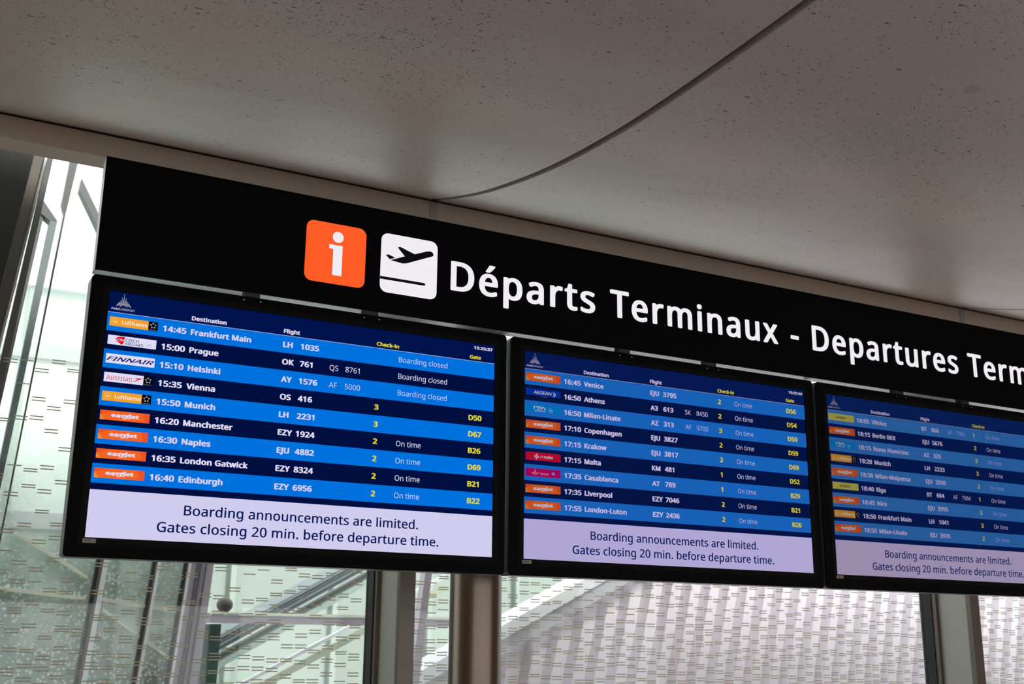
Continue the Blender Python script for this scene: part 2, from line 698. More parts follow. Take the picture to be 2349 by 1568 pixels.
# the long sign
SX0, SX1 = -0.047, 4.62
SZ0, SZ1 = 2.602, 2.940
SY = -0.012
sign = empty('departures_sign', (SX0, SY, SZ0))
tag(sign, 'long black illuminated departures sign above the row of screens', 'sign')
def S(mb_):      # shift world coordinates into the sign's frame
    mb_.v = [(x - SX0, y - SY, z - SZ0) for x, y, z in mb_.v]
    return mb_
S(MB().box(SX0, SX1, SY + 0.004, SY + 0.05, SZ0, SZ1, ALU)).build('casing', sign)
S(MB().box(SX0 + 0.001, SX1, SY, SY + 0.004, SZ0 + 0.001, SZ1 - 0.001, SIGN_BLACK)).build('face_panel', sign)
fr = MB()
for (a, b_, c, d) in ((SX0, SX1, SZ1 - 0.005, SZ1), (SX0, SX1, SZ0, SZ0 + 0.005), (SX0, SX0 + 0.005, SZ0, SZ1)):
    fr.box(a, b_, SY - 0.003, SY, c, d, BEZEL)
S(fr).build('edge_trim', sign)

# measured on a plane 8 mm in front of the face
LIT_W, LIT_O = emit((241, 237, 243)), emit((255, 92, 38))
SIGN_INK = emit((14, 13, 17))


def sgn(name, build):
    f = Flat(1, 1)
    build(f)
    ob = f.mb
    ob.v = [(x - SX0, (SY - 0.001 + y) - SY, -(-z) + (Z0 - SZ0) + 0.0025) for x, y, z in ob.v]
    return ob.build(name, sign, fix=False)


# in these shapes x = world x, y = minus height above the top edge of the screens
def info(f):
    f.poly(rrect(0.5505, -0.3115, 0.7455, -0.1165, 0.024), LIT_O, 0)
    f.disc(0.6530, -0.2687, 0.0178, LIT_W, 0.0006, 40)
    f.poly([(0.6256, -0.2425), (0.6690, -0.2425), (0.6690, -0.1448), (0.6388, -0.1448), (0.6388, -0.2288), (0.6256, -0.2288)], LIT_W, 0.0006)


def plane(f):
    f.poly(rrect(0.7962, -0.3125, 0.9915, -0.1170, 0.024), LIT_W, 0)
    f.poly([(0.8130, -0.2396), (0.8212, -0.2428), (0.8454, -0.2355), (0.8264, -0.2271)], SIGN_INK, 0.0006)
    body = [(0.8287, -0.2249), (0.8775, -0.2455), (0.8520, -0.2713), (0.8599, -0.2750), (0.9114, -0.2585), (0.9510, -0.2744),
            (0.9627, -0.2772), (0.9700, -0.2765), (0.9750, -0.2733), (0.9775, -0.2673), (0.9760, -0.2640), (0.9710, -0.2603), (0.9555, -0.2540), (0.8848, -0.2232),
            (0.8734, -0.2205), (0.8638, -0.2210)]
    v, fc = tri_poly(body)
    f.put(v, fc, SIGN_INK, 0.0006)
    pts = [(0.7962, -0.1676), (0.9466, -0.1676)]
    pts += [(0.9466 + 0.0046 * math.sin(t), -0.1630 - 0.0046 * math.cos(t)) for t in [math.pi * i / 8 for i in range(1, 8)]]
    pts += [(0.9466, -0.1584), (0.7962, -0.1584)]
    f.poly(pts, SIGN_INK, 0.0006)


def tri_poly(pts):
    from mathutils.geometry import tessellate_polygon
    t = tessellate_polygon([[Vector((x, y, 0)) for x, y in pts]])
    return pts, [tuple(q) for q in t]


sgn('information_pictogram', info)
sgn('departure_pictogram', plane)
BT = 0.026
for name, body, x, wd in (('lettering', 'Départs', 1.0405, 0.5527), ('lettering', 'Terminaux', 1.6547, 0.7548), ('lettering', '-', 2.4715, 0.0409),
                          ('lettering', 'Departures', 2.5796, 0.7990), ('lettering', 'Terminals', 3.4384, 0.735)):
    sgn(name, lambda f, body=body, x=x, wd=wd: f.text(body, x, -0.1595, 0.0998, LIT_W, 0, width=wd, bold=BT, space=1.13))

# -------------------------------------------------------------- screens
ROW0, ROWH = 96.0, 83.75
BO = 0.046
LI = 0.0
XSB = (645 - 366) / (26.5 * natural('Frankfurt Main', BO, 1.05))
XSL = (1653 - 1388) / (26 * natural('Boarding closed', LI))


class Palette:
    pass


def palette(k):  # screens farther right are dimmer: oblique-view falloff is put into the colours
    p = Palette()
    if k == 0:
        p.blue, p.dark, p.head, p.ink, p.msg = (0, 113, 221), (0, 15, 64), (0, 19, 76), (222, 218, 244), (208, 204, 238)
        p.lite, p.yel, p.mtx, p.line = (196, 202, 240), (224, 212, 52), (8, 24, 86), (170, 176, 226)
        p.mul, p.fade = 1.0, None
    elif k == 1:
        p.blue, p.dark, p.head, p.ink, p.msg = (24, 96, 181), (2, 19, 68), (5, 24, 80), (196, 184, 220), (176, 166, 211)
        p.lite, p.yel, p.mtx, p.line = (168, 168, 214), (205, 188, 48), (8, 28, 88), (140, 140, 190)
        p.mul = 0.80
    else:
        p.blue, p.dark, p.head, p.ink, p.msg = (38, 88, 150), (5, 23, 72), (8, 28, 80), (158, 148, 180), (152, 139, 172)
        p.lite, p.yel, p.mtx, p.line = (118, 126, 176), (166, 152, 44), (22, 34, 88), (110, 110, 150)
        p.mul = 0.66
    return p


def dim(c, p):  # logo colours get the same oblique-view dimming, with lifted blacks
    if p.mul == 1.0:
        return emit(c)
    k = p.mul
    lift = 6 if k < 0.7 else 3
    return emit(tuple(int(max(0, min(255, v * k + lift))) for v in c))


def star_square(f, x, y, p):
    f.rect(x, y, x + 41, y + 42, dim((6, 6, 10), p), 0.0010)
    g = dim((196, 196, 214), p)
    cx, cy = x + 20.5, y + 18.5
    for i in range(5):
        a = math.radians(-90 + 72 * i)
        tip = (cx + 15.5 * math.cos(a), cy + 15.5 * math.sin(a))
        b1 = (cx + 8.5 * math.cos(a - 0.62), cy + 8.5 * math.sin(a - 0.62))
        b2 = (cx + 8.5 * math.cos(a + 0.62), cy + 8.5 * math.sin(a + 0.62))
        b3 = (cx + 8.0 * math.cos(a), cy + 8.0 * math.sin(a))
        f.poly([tip, b1, b3], g, 0.0013)
        f.poly([tip, b3, b2], dim((120, 120, 142), p), 0.0013)
    f.text('STAR ALLIANCE', x + 5, y + 39.5, 3.0, dim((170, 150, 150), p), 0.0013, width=31)


def skyteam(f, cx, cy, m):
    f.ring(cx, cy, 12.2, 13.2, m, 0.0013, -35, 120)
    for i in range(7):
        a = math.radians(165 + 20 * i)
        f.disc(cx + 13 * math.cos(a), cy + 13 * math.sin(a), 1.0, m, 0.0013, 6)
    for k in range(4):
        f.poly([(cx - 8 + 2 * k, cy + 2 - 3 * k + 3), (cx + 6, cy - 5 + 2.6 * k), (cx + 7, cy - 3.8 + 2.6 * k), (cx - 7 + 2 * k, cy + 4 - 3 * k + 3)], m, 0.0013)


def serif_word(f, word, x, base, cap, width, m, depth, bold, spec, sh):
    """sans letters with slab serifs added at stem ends"""
    v, fc = text2d(word, x, base, cap, width=width, bold=bold, space=1.06)
    f.put(v, fc, m, depth)
    for fx, fy, half in spec:
        cx, cy = x + fx * width, base - fy * cap
        f.rect(cx - half, cy - sh, cx + half, cy + sh, m, depth)


def logo(kind, f, x, y, p):
    c = lambda *q: dim(q, p)
    W_ = c(224, 220, 244)
    if kind == 'lufthansa':
        f.rect(x, y, x + 167, y + 42, c(240, 160, 44), 0.0010)
        f.ring(x + 22, y + 21, 12.4, 13.8, c(250, 206, 140), 0.0013)
        f.poly([(x + 11, y + 17), (x + 20, y + 21), (x + 30, y + 19), (x + 34, y + 20), (x + 29, y + 23), (x + 22, y + 27), (x + 18, y + 24)], c(255, 222, 170), 0.0013)
        f.text('Lufthansa', x + 53, y + 29.5, 17, c(246, 228, 214), 0.0013, width=109, bold=0.03, space=1.05)
        star_square(f, x + 167, y, p)
    elif kind == 'csa':
        f.rect(x, y, x + 208, y + 42, W_, 0.0010)
        red = c(206, 24, 40)
        f.poly([(x + 33, y + 14), (x + 40, y + 7), (x + 54, y + 3), (x + 71, y + 2), (x + 71, y + 15)], red, 0.0013)
        f.poly([(x + 37, y + 24), (x + 70, y + 24), (x + 64, y + 37), (x + 59, y + 39)], red, 0.0013)
        f.poly([(x + 32, y + 14), (x + 71, y + 14), (x + 70, y + 25), (x + 38, y + 25)], red, 0.0014)
        f.text('CSA', x + 38, y + 23, 9.5, W_, 0.0016, width=36, bold=0.02, shear=0.25)
        ink = c(42, 62, 120)
        f.text('CZECH', x + 75, y + 22.5, 13, ink, 0.0013, width=56, bold=0.012)
        f.text('AIRLINES', x + 73, y + 38, 12.5, ink, 0.0013, width=79, bold=0.012)
        skyteam(f, x + 175, y + 26, c(150, 160, 206))
    elif kind == 'finnair':
        f.rect(x, y, x + 208, y + 42, W_, 0.0010)
        f.text('FINNAIR', x + 2, y + 31, 18.5, c(12, 22, 92), 0.0013, width=203, bold=0.022, shear=0.42)
    elif kind == 'austrian':
        f.rect(x, y, x + 167, y + 42, W_, 0.0010)
        red = c(206, 30, 48)
        serif_word(f, 'Austrian', x + 10, y + 31, 19, 108, red, 0.0013, 0.0,
                   [(0.02, 0, 4), (0.19, 0, 4), (0.24, 0.74, 2.5), (0.35, 0.74, 2.5), (0.60, 0, 4), (0.59, 0.74, 2.5), (0.705, 0, 3.5), (0.70, 0.74, 2), (0.89, 0, 3.5), (0.985, 0, 3.5), (0.88, 0.74, 2)], 0.9)
        f.poly([(x + 126, y + 14.5), (x + 163, y + 13), (x + 151, y + 20), (x + 143, y + 19.5)], red, 0.0013)
        f.poly([(x + 143, y + 19), (x + 153, y + 18), (x + 130, y + 31), (x + 124, y + 31)], red, 0.0013)
        star_square(f, x + 167, y, p)
    elif kind == 'easyjet':
        f.rect(x, y, x + 208, y + 42, c(243, 100, 34), 0.0010)
        f.poly([(x, y), (x + 62, y), (x, y + 18)], c(232, 84, 36), 0.00115)
        f.poly([(x, y + 17), (x + 9, y + 26), (x + 20, y + 42), (x, y + 42)], c(244, 138, 40), 0.0012)
        f.poly([(x + 180, y), (x + 208, y), (x + 208, y + 42), (x + 190, y + 42)], c(234, 82, 40), 0.00115)
        f.poly([(x + 140, y + 42), (x + 186, y + 30), (x + 190, y + 42)], c(238, 92, 38), 0.0012)
        serif_word(f, 'easyJet', x + 46, y + 27.5, 16.5, 117, W_, 0.0013, 0.056,
                   [(0.275, 0.04, 4), (0.465, 0.70, 5), (0.575, 0.70, 5), (0.455, -0.27, 5), (0.675, 0.97, 6)], 1.9)
    elif kind == 'aegean':
        f.rect(x, y, x + 208, y + 36, c(0, 52, 176), 0.0010)
        f.rect(x, y + 36, x + 208, y + 42, c(8, 8, 26), 0.0010)
        f.text('AEGEAN', x + 46, y + 26, 16, W_, 0.0013, width=106, bold=0.018)
        for d in (0, 8):
            f.poly([(x + 160 + d, y + 8), (x + 163 + d, y + 8), (x + 172 + d, y + 20), (x + 163 + d, y + 33), (x + 160 + d, y + 33), (x + 168 + d, y + 20)], W_, 0.0013)
        f.text('STAR ALLIANCE', x + 92, y + 41, 3.0, c(150, 150, 170), 0.0013, width=36)
    elif kind == 'ita':
        f.rect(x, y, x + 208, y + 42, c(0, 132, 224), 0.0010)
        f.rect(x + 46, y + 9, x + 52, y + 24, W_, 0.0013)
        f.poly([(x + 56, y + 9), (x + 92, y + 9), (x + 90, y + 13), (x + 77, y + 13), (x + 77, y + 24), (x + 71, y + 24), (x + 71, y + 13), (x + 56, y + 13)][:2] + [(x + 90, y + 13), (x + 56, y + 13)], W_, 0.0013)
        f.rect(x + 70, y + 12, x + 76, y + 24, W_, 0.0013)
        f.poly([(x + 99, y + 9), (x + 107, y + 9), (x + 88, y + 24), (x + 81, y + 24)], W_, 0.0013)
        f.poly([(x + 101, y + 9), (x + 107, y + 9), (x + 121, y + 24), (x + 113, y + 24)], W_, 0.0013)
        f.disc(x + 99, y + 22, 3.2, c(214, 40, 50), 0.0014, 12)
        f.text('AIRWAYS', x + 52, y + 36, 8, W_, 0.0013, width=66, bold=0.0)
        skyteam(f, x + 147, y + 24, W_)
    elif kind == 'airmalta':
        f.rect(x, y, x + 208, y + 42, c(214, 12, 56), 0.0010)
        cx, cy = x + 64, y + 22
        for i in range(4):
            a = math.radians(90 * i + 8)
            R_ = lambda r, t: (cx + r * math.cos(a + t), cy + r * math.sin(a + t))
            f.poly([(cx, cy), R_(16, -0.40), R_(11, 0)], W_, 0.0013)
            f.poly([(cx, cy), R_(11, 0), R_(16, 0.40)], W_, 0.0013)
        f.text('air', x + 85, y + 28, 14, c(234, 190, 204), 0.0013, width=21)
        f.text('malta', x + 108, y + 28, 14, W_, 0.0013, width=53, bold=0.025, space=1.05)
    elif kind == 'maroc':
        f.rect(x, y, x + 208, y + 42, c(196, 0, 98), 0.0010)
        g = c(236, 190, 214)
        cx = x + 56
        f.ring(cx, y + 27, 4.5, 6.0, g, 0.0013)
        f.ring(cx, y + 13, 4.0, 5.2, g, 0.0013)
        f.rect(cx - 1, y + 4, cx + 1, y + 9, g, 0.0013)
        f.rect(cx - 6, y + 18, cx + 6, y + 19.5, g, 0.0013)
        for s in (-1, 1):
            for q in range(3):
                yy = y + 22 + 3.2 * q
                f.poly([(cx + s * 7, yy + 1.5), (cx + s * (23 - 4 * q), yy - 1), (cx + s * (21 - 4 * q), yy + 1), (cx + s * 7, yy + 3)], g, 0.0013)
        for q in range(9):
            xx = x + 84 + 6 * q
            f.poly([(xx, y + 22 + (q % 3)), (xx + 7, y + 22.5 + (q % 2)), (xx + 7, y + 24 + (q % 2)), (xx, y + 24 + (q % 3))], g, 0.0013)
        f.text('royal air maroc', x + 88, y + 31, 4.5, g, 0.0013, width=48, bold=0.01)
        f.disc(x + 164, y + 22, 10, c(96, 78, 190), 0.0013)
        f.disc(x + 163, y + 19, 6, c(140, 132, 220), 0.0014)
        f.rect(x + 155, y + 22, x + 173, y + 25, c(210, 200, 236), 0.0015)
    elif kind == 'airbaltic':
        f.rect(x, y, x + 208, y + 42, c(206, 198, 82), 0.0010)
        f.text('airBaltic', x + 58, y + 28, 15, c(50, 50, 70), 0.0013, width=86, bold=0.02)


ROWS = [
    [('lufthansa', '14:45', 'Frankfurt Main', 'LH', '1035', None, None, None, 'Boarding closed', None),
     ('csa', '15:00', 'Prague', 'OK', '761', 'QS', '8761', None, 'Boarding closed', None),
     ('finnair', '15:10', 'Helsinki', 'AY', '1576', 'AF', '5000', None, 'Boarding closed', None),
     ('austrian', '15:35', 'Vienna', 'OS', '416', None, None, '3', None, 'D50'),
     ('lufthansa', '15:50', 'Munich', 'LH', '2231', None, None, '3', None, 'D67'),
     ('easyjet', '16:20', 'Manchester', 'EZY', '1924', None, None, '2', 'On time', 'B26'),
     ('easyjet', '16:30', 'Naples', 'EJU', '4882', None, None, '2', 'On time', 'D69'),
     ('easyjet', '16:35', 'London Gatwick', 'EZY', '8324', None, None, '2', 'On time', 'B21'),
     ('easyjet', '16:40', 'Edinburgh', 'EZY', '6956', None, None, '2', 'On time', 'B22')],
    [('easyjet', '16:45', 'Venice', 'EJU', '3795', None, None, '2', 'On time', 'D56'),
     ('aegean', '16:50', 'Athens', 'A3', '613', 'SK', '8450', '2', 'On time', 'D54'),
     ('ita', '16:50', 'Milan-Linate', 'AZ', '313', 'AF', '9700', '3', 'On time', 'D50'),
     ('easyjet', '17:10', 'Copenhagen', 'EJU', '3827', None, None, '2', 'On time', 'D59'),
     ('easyjet', '17:15', 'Krakow', 'EJU', '3817', None, None, '2', 'On time', 'D69'),
     ('airmalta', '17:15', 'Malta', 'KM', '481', None, None, '1', 'On time', 'D52'),
     ('maroc', '17:35', 'Casablanca', 'AT', '789', None, None, '1', 'On time', 'B29'),
     ('easyjet', '17:35', 'Liverpool', 'EZY', '7046', None, None, '2', 'On time', 'B21'),
     ('easyjet', '17:55', 'London-Luton', 'EZY', '2436', None, None, '2', 'On time', 'B26')],
    [('airbaltic', '18:05', 'Vilnius', 'BT', '966', 'AF', '7986', '1', 'On time', None),
     ('easyjet', '18:15', 'Berlin BER', 'EJU', '5676', None, None, '2', 'On time', None),
     ('ita', '18:15', 'Rome Fiumicino', 'AZ', '325', None, None, '3', 'On time', None),
     ('lufthansa', '18:20', 'Munich', 'LH', '2233', None, None, '3', 'On time', None),
     ('easyjet', '18:30', 'Milan-Malpensa', 'EJU', '2930', None, None, '2', 'On time', None),
     ('airbaltic', '18:40', 'Riga', 'BT', '694', 'AF', '7984', '1', 'On time', None),
     ('easyjet', '18:45', 'Nice', 'EJU', '3995', None, None, '2', 'On time', None),
     ('lufthansa', '18:50', 'Frankfurt Main', 'LH', '1041', None, None, '3', 'On time', None),
     ('easyjet', '18:50', 'Milan-Linate', 'EJU', '3935', None, None, '2', 'On time', None)],
]
CLOCK = ['15:25:37', '15:25:36', None]
TAGS = ['3M051', '3M052', '3M053']
MON_LABEL = ['leftmost departure screen listing flights from 14:45 to 16:40',
             'middle departure screen listing flights from 16:45 to 17:55',
             'rightmost departure screen listing flights from 18:05 to 18:50, cut by the frame']
BL_, BR_, BT_, BB_ = 0.051, 0.043, 0.041, 0.052      # bezel widths


def monitor(k):
    p = palette(k)
    root = empty('flight_display', (k * PITCH, 0, Z0))
    tag(root, MON_LABEL[k], 'display screen', 'departure screens under the black sign')
    x0, x1, z1, z0 = -BL_, SW + BR_, BT_, -SH - BB_
    # housing: rounded slab
    prof = rrect(x0, -z1, x1, -z0, 0.012)
    mb = MB()
    mb.prism([(x, -y) for x, y in prof], 0.004, 0.062, SIDE)
    mb.build('housing', root)
    # bezel: ring with rounded outside and rectangular hole
    n = len(prof)
    cxm, czm = SW / 2, -SH / 2
    mb = MB()
    per = n // 4
    inner = [(SW, 0.0), (SW, -SH), (0.0, -SH), (0.0, 0.0)]
    out = [(x, -y) for x, y in prof]
    yf = -0.004
    v = [(x, yf, z) for x, z in out] + [(x, yf, z) for x, z in inner] + [(x, 0.004, z) for x, z in out] + [(x, 0.004, z) for x, z in inner]
    f = []
    for q in range(4):
        for i in range(per - 1):
            f.append((q * per + i, q * per + i + 1, n + q))
        f.append((q * per + per - 1, (q * per + per) % n, n + (q + 1) % 4, n + q))
    for i in range(n):
        f.append((i, (i + 1) % n, (i + 1) % n + n + 4, i + n + 4))
    for q in range(4):
        f.append((n + q, n + (q + 1) % 4, 2 * n + 4 + (q + 1) % 4, 2 * n + 4 + q))
    mb.add(v, f, BEZEL)
    mb.build('bezel', root)
    mb = MB()
    t = 0.017
    for a, b_, c_, d in ((-t, SW + t, 0, t), (-t, SW + t, -SH - t, -SH), (-t, 0, -SH, 0), (SW, SW + t, -SH, 0)):
        mb.box(a, b_, -0.0048, -0.0040, c_, d, INNER)
    mb.build('inner_bezel', root)
    # screen and what it shows
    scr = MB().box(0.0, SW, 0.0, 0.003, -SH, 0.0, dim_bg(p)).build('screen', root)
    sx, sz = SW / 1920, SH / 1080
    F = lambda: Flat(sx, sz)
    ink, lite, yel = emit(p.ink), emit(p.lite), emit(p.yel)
    f = F()
    f.rect(0, 0, 1920, ROW0, emit(p.head), 0.0005)
    f.rect(0, ROW0 - 1.6, 1920, ROW0 + 0.8, emit(p.line), 0.0009)
    for body, x, m in (('Destination', 366, ink), ('Flight', 798, ink), ('Check-in', 1268, yel)) + ((('Gate', 1778, yel),) if k < 2 else ()):
        wd = {'Destination': 160, 'Flight': 80, 'Check-in': 119, 'Gate': 64}[body]
        f.text(body, x, 84, 19.5, m, 0.0012, width=wd, bold=BO, space=1.05)
    if CLOCK[k]:
        f.text(CLOCK[k], 1801, 31.5, 15.5, ink, 0.0012, width=108, bold=BO, space=1.03)
    f.build('header_bar', scr)
    # operator's mark: spire of rays over the name
    f = F()
    lg = emit(tuple(int(v_ * 0.74) for v_ in p.ink))
    for i in range(-7, 8):
        a = i * 0.105
        hgt = [54, 27, 36, 22, 26, 18, 20, 16][abs(i)]
        r0 = 20.0
        bx, by = 64 + math.sin(a) * r0 * 2.3, 84 - math.cos(a) * r0 * 1.35 + 2.0
        tx, ty = bx + math.sin(a) * hgt * 0.10 - i * 1.15, by - hgt * (0.98 if abs(i) < 3 else 0.8)
        f.poly([(bx - 1.5, by), (bx + 1.5, by), (tx + 0.7, ty), (tx - 0.7, ty)], lg, 0.0012)
    f.poly([(49, 62), (64, 52), (79, 62), (81, 70), (64, 58), (47, 70)], emit(tuple(int(v_ * 0.55) for v_ in p.ink)), 0.0010)
    f.text('PARIS', 14, 83, 9, ink, 0.0012, width=37, bold=0.012)
    f.text('AÉROPORT', 53, 83, 9, lite, 0.0012, width=61)
    f.build('operator_logo', scr)
    for r, (lg_, tm, dst, c1, n1, c2, n2, chk, st, gate) in enumerate(ROWS[k]):
        y = ROW0 + r * ROWH
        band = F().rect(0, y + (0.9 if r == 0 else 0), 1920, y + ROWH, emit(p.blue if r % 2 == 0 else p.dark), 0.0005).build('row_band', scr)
        f = F()
        logo(lg_, f, 11.5, y + 19.5, p)
        f.build('airline_logo', scr)
        b = y + 56.5
        odd = r % 2 == 1
        light = ink if odd else lite
        strong = ink if odd else emit(tuple(int(v_ * q) for v_, q in zip(p.ink, (0.955, 0.955, 0.985))))
        for nm, body, x, cap_, m, bd, xs in (
                ('time_lettering', tm, 242, 27, strong, BO, XSB * 1.02), ('destination_lettering', dst, 366, 26.5, strong, BO, XSB),
                ('airline_code', c1, 798, 27, strong, BO, XSB), ('flight_number', n1, 884, 27, strong, BO, XSB),
                ('partner_code', c2, 1033, 26, light, LI, XSL), ('partner_number', n2, 1113, 26, light, LI, XSL),
                ('counter_number', chk, 1268, 27, yel, BO, XSB), ('status_lettering', st, 1388, 26, light, LI, XSL),
                ('gate_number', gate, 1777, 27, yel, BO, XSB)):
            if body:
                F().text(body, x, b, cap_, m, 0.0012, bold=bd, space=1.05 if bd else 1.0, xs=xs).build(nm, scr)
    f = F()
    f.rect(0, 878, 1920, 1080, emit(p.msg), 0.0005)
    f.text('Boarding announcements are limited.', 401, 965, 43, emit(p.mtx), 0.0012, width=1117, bold=0.016, space=1.03)
    f.text('Gates closing 20 min. before departure time.', 291, 1042, 43, emit(p.mtx), 0.0012, width=1337, bold=0.016, space=1.03)
    f.build('message_bar', scr)
    # asset tag on the lower bezel
    tx0, tz = -0.005, -SH - 0.0035
    lab = MB().box(tx0, tx0 + 0.0335, -0.0056, -0.0048, tz - 0.011, tz, LABELM).build('asset_tag', root)
    v, fc = text2d(TAGS[k], tx0 + 0.004, 0.0085, 0.006, width=0.021)
    MB().add([(x, -0.0060, tz - y) for x, y in v], fc, LABELINK).build('tag_lettering', lab, fix=False)
    # brackets that hang the screen from the sign casing
    for bx in (0.380, 0.757):
        br = MB()
        br.box(bx, bx + 0.046, 0.006, 0.016, BT_ - 0.02, SZ0 - Z0, BRACKET)
        br.box(bx, bx + 0.046, 0.016, 0.036, BT_ - 0.002, SZ0 - Z0, BRACKET)
        brk = br.build('hanging_bracket', root)
        for sx_ in (bx - 0.004, bx + 0.046):
            MB().box(sx_ - 0.0022, sx_ + 0.0022, -0.0052, -0.004, BT_ - 0.0125, BT_ - 0.0098, SCREW).build('screw', brk)
    return root


def dim_bg(p):
    return emit(p.dark)


for k in range(3):
    monitor(k)

# ------------------------------------------------------------------ outside the window
GREY_POST = mat('dark_grey_post', (92, 92, 92), 0.5)
BROWN_POST = mat('grey_brown_post', (104, 95, 88), 0.5)
LILAC = mat('lilac_grey_paint', (176, 166, 178), 0.6)
WHITE = mat('white_paint', (226, 228, 232), 0.5)
CREAM = mat('cream_rail', (226, 230, 212), 0.45)
GREEN_D = mat('dark_green_panel', (44, 74, 66), 0.5)
PALEGREEN = mat('pale_green_wall', (150, 162, 155), 0.6, noise=(0.7, 0.10))
CORR = mat('pale_grey_cladding', (230, 222, 231), 0.5, noise=(2.0, 0.06))
SLATE = mat('slate_grey', (112, 122, 126), 0.5, noise=(3, 0.12))
DARK = mat('dark_brown_panel', (16, 12, 10), 0.7)


def lean(x_top, z_top, x_bot, z_bot, w_top, w_bot, z0, z1):
    """quad of a leaning bar, extended along its own line to heights z0..z1"""
    s = (x_top - x_bot) / (z_top - z_bot)
    s2 = (x_top + w_top - x_bot - w_bot) / (z_top - z_bot)
    a = lambda z: x_bot + s * (z - z_bot)
    c = lambda z: x_bot + w_bot + s2 * (z - z_bot)
    return [(a(z0), z0), (c(z0), z0), (c(z1), z1), (a(z1), z1)]


# far pale green building
fw = empty('green_building', (0, 7.6, 0))
tag(fw, 'pale green building front far behind the dashed glass', 'building')
MB().box(-6, 12.0, 0, 0.3, 0, 2.55, PALEGREEN).build('lower_wall', fw)
MB().box(-6, 12.0, 0, 0.3, 2.55, 4.7, mat('sunlit_wall_white', (228, 231, 229), 0.6, noise=(0.7, 0.05))).build('upper_wall', fw)  # near white: the sunlit, overexposed upper part is put into its colour
for k in range(18):
    x = -5.6 + k * 1.0
    MB().box(x, x + 0.05, -0.06, 0, 0, 4.7, mat('pale_fin', (158, 170, 163), 0.6)).build('fin', fw)
MB().box(-6, 12.0, -0.1, 0.3, 4.7, 4.78, WHITE).build('coping', fw)
for z in (0.4, 2.55, 4.05):
    MB().box(-6, 12.0, -0.05, 0, z, z + 0.14, LILAC).build('floor_band', fw)

# upper left: leaning frames against the sky
root = empty('leaning_wall_frame', (0, 2.6, 0))
tag(root, 'dark leaning panel with grey-brown frame at the far left beyond the glass', 'wall frame')
MB().prism(lean(-0.60, 3.916, -0.673, 3.221, 0.54, 0.54, 0, 4.4), -0.1, -0.04, DARK).build('dark_panel', root)
MB().prism(lean(-0.053, 3.956, -0.127, 3.249, 0.050, 0.050, 0, 4.5), 0, 0.08, BROWN_POST).build('outer_bar', root)
MB().prism(lean(-0.003, 3.956, -0.077, 3.249, 0.012, 0.012, 0, 4.5), -0.01, 0.08, ALU).build('bright_edge', root)
MB().prism(lean(0.010, 3.952, -0.065, 3.142, 0.026, 0.030, 0, 4.5), 0.0, 0.08, GREY_POST).build('inner_bar', root)
root = empty('slender_leaning_post', (0, 2.8, 0))
tag(root, 'slender dark leaning post, thick at its top, against the sky', 'post')
MB().prism([(0.150, 4.30), (0.196, 4.30), (0.175, 4.032), (0.146, 3.758), (0.136, 3.758), (0.121, 3.806), (0.137, 4.033)], 0, 0.06, GREY_POST).build('upper_bar', root)
MB().prism(lean(0.136, 3.758, 0.084, 3.016, 0.009, 0.008, 0, 3.758), 0, 0.03, GREY_POST).build('lower_bar', root)
root = empty('leaning_casement', (0, 3.2, 0))
tag(root, 'leaning grey casement frame with a slanted head', 'window frame')
MB().prism([(0.065, 3.943), (0.146, 3.841), (0.109, 3.834), (0.059, 3.868)], 0, 0.08, GREY_POST).build('head_bar', root)
MB().prism(lean(0.109, 3.834, 0.053, 3.101, 0.037, 0.033, 0, 3.836), 0, 0.08, SLATE).build('side_bar', root)
MB().prism(lean(0.060, 3.868, -0.011, 3.092, 0.016, 0.016, 0, 3.868), 0.01, 0.07, GREY_POST).build('side_bar', root)
MB().prism([(0.243, 4.048), (0.247, 4.114), (0.520, 3.640), (0.520, 3.560)], 0.0, 0.08, GREY_POST).build('diagonal_brace', root)

# lower left: leaning dotted glazing with posts
g = empty('dotted_glass_screen', (0, 4.06, 0))
tag(g, 'leaning teal glass screen with dotted print at lower left', 'glass screen')
MB().prism([(-1.2, 0.0), (0.50, 0.0), (0.84, 4.3), (-0.9, 4.3)], 0, 0.02, BUBBLE).build('pane', g)
MB().prism([(0.52, 0.0), (0.81, 0.0), (1.175, 4.3), (0.865, 4.3)], 0, 0.02, BUBBLE).build('pane', g)
MB().prism([(0.83, 0.0), (1.02, 0.0), (1.365, 4.3), (1.195, 4.3)], 0, 0.02, BUBBLE).build('pane', g)
for (a, c, e, h) in ((-0.30, 1.95, 0.62, 1.86), (0.70, 1.86, 1.17, 1.80), (0.72, 1.80, 1.14, 1.52), (0.20, 2.22, 0.62, 1.98)):
    MB().prism([(a, c), (e, h), (e, h - 0.022), (a, c - 0.022)], -0.03, 0.0, CREAM).build('glazing_bar', g)
for (xt, xb, wt) in ((0.659, 0.602, 0.018), (0.984, 0.921, 0.012), (1.174, 1.117, 0.010)):
    r = MB().prism(lean(xt + wt, 2.079, xb + wt, 1.371, wt, wt * 0.9, 0, 4.3), -0.06, -0.005, BROWN_POST).build('glazing_post', g)
    MB().prism(lean(xt, 2.079, xb, 1.371, wt, wt, 0, 4.3), -0.06, -0.005, GASKET).build('dark_strip', r)
    MB().prism(lean(xt + 2 * wt, 2.079, xb + 1.9 * wt, 1.371, wt * 1.5, wt * 1.5, 0, 4.3), -0.07, -0.005, WHITE).build('white_edge', r)
r = MB().prism(lean(1.204, 2.079, 1.147, 1.368, 0.146, 0.157, 0, 4.3), -0.05, 0.04, LILAC).build('lilac_jamb', g)
for dx in (0.042, 0.062, 0.095):
    MB().prism(lean(1.204 + dx, 2.079, 1.147 + dx, 1.368, 0.009, 0.009, 0, 4.3), -0.06, -0.05, mat('groove_grey', (92, 90, 98), 0.6)).build('groove', r)
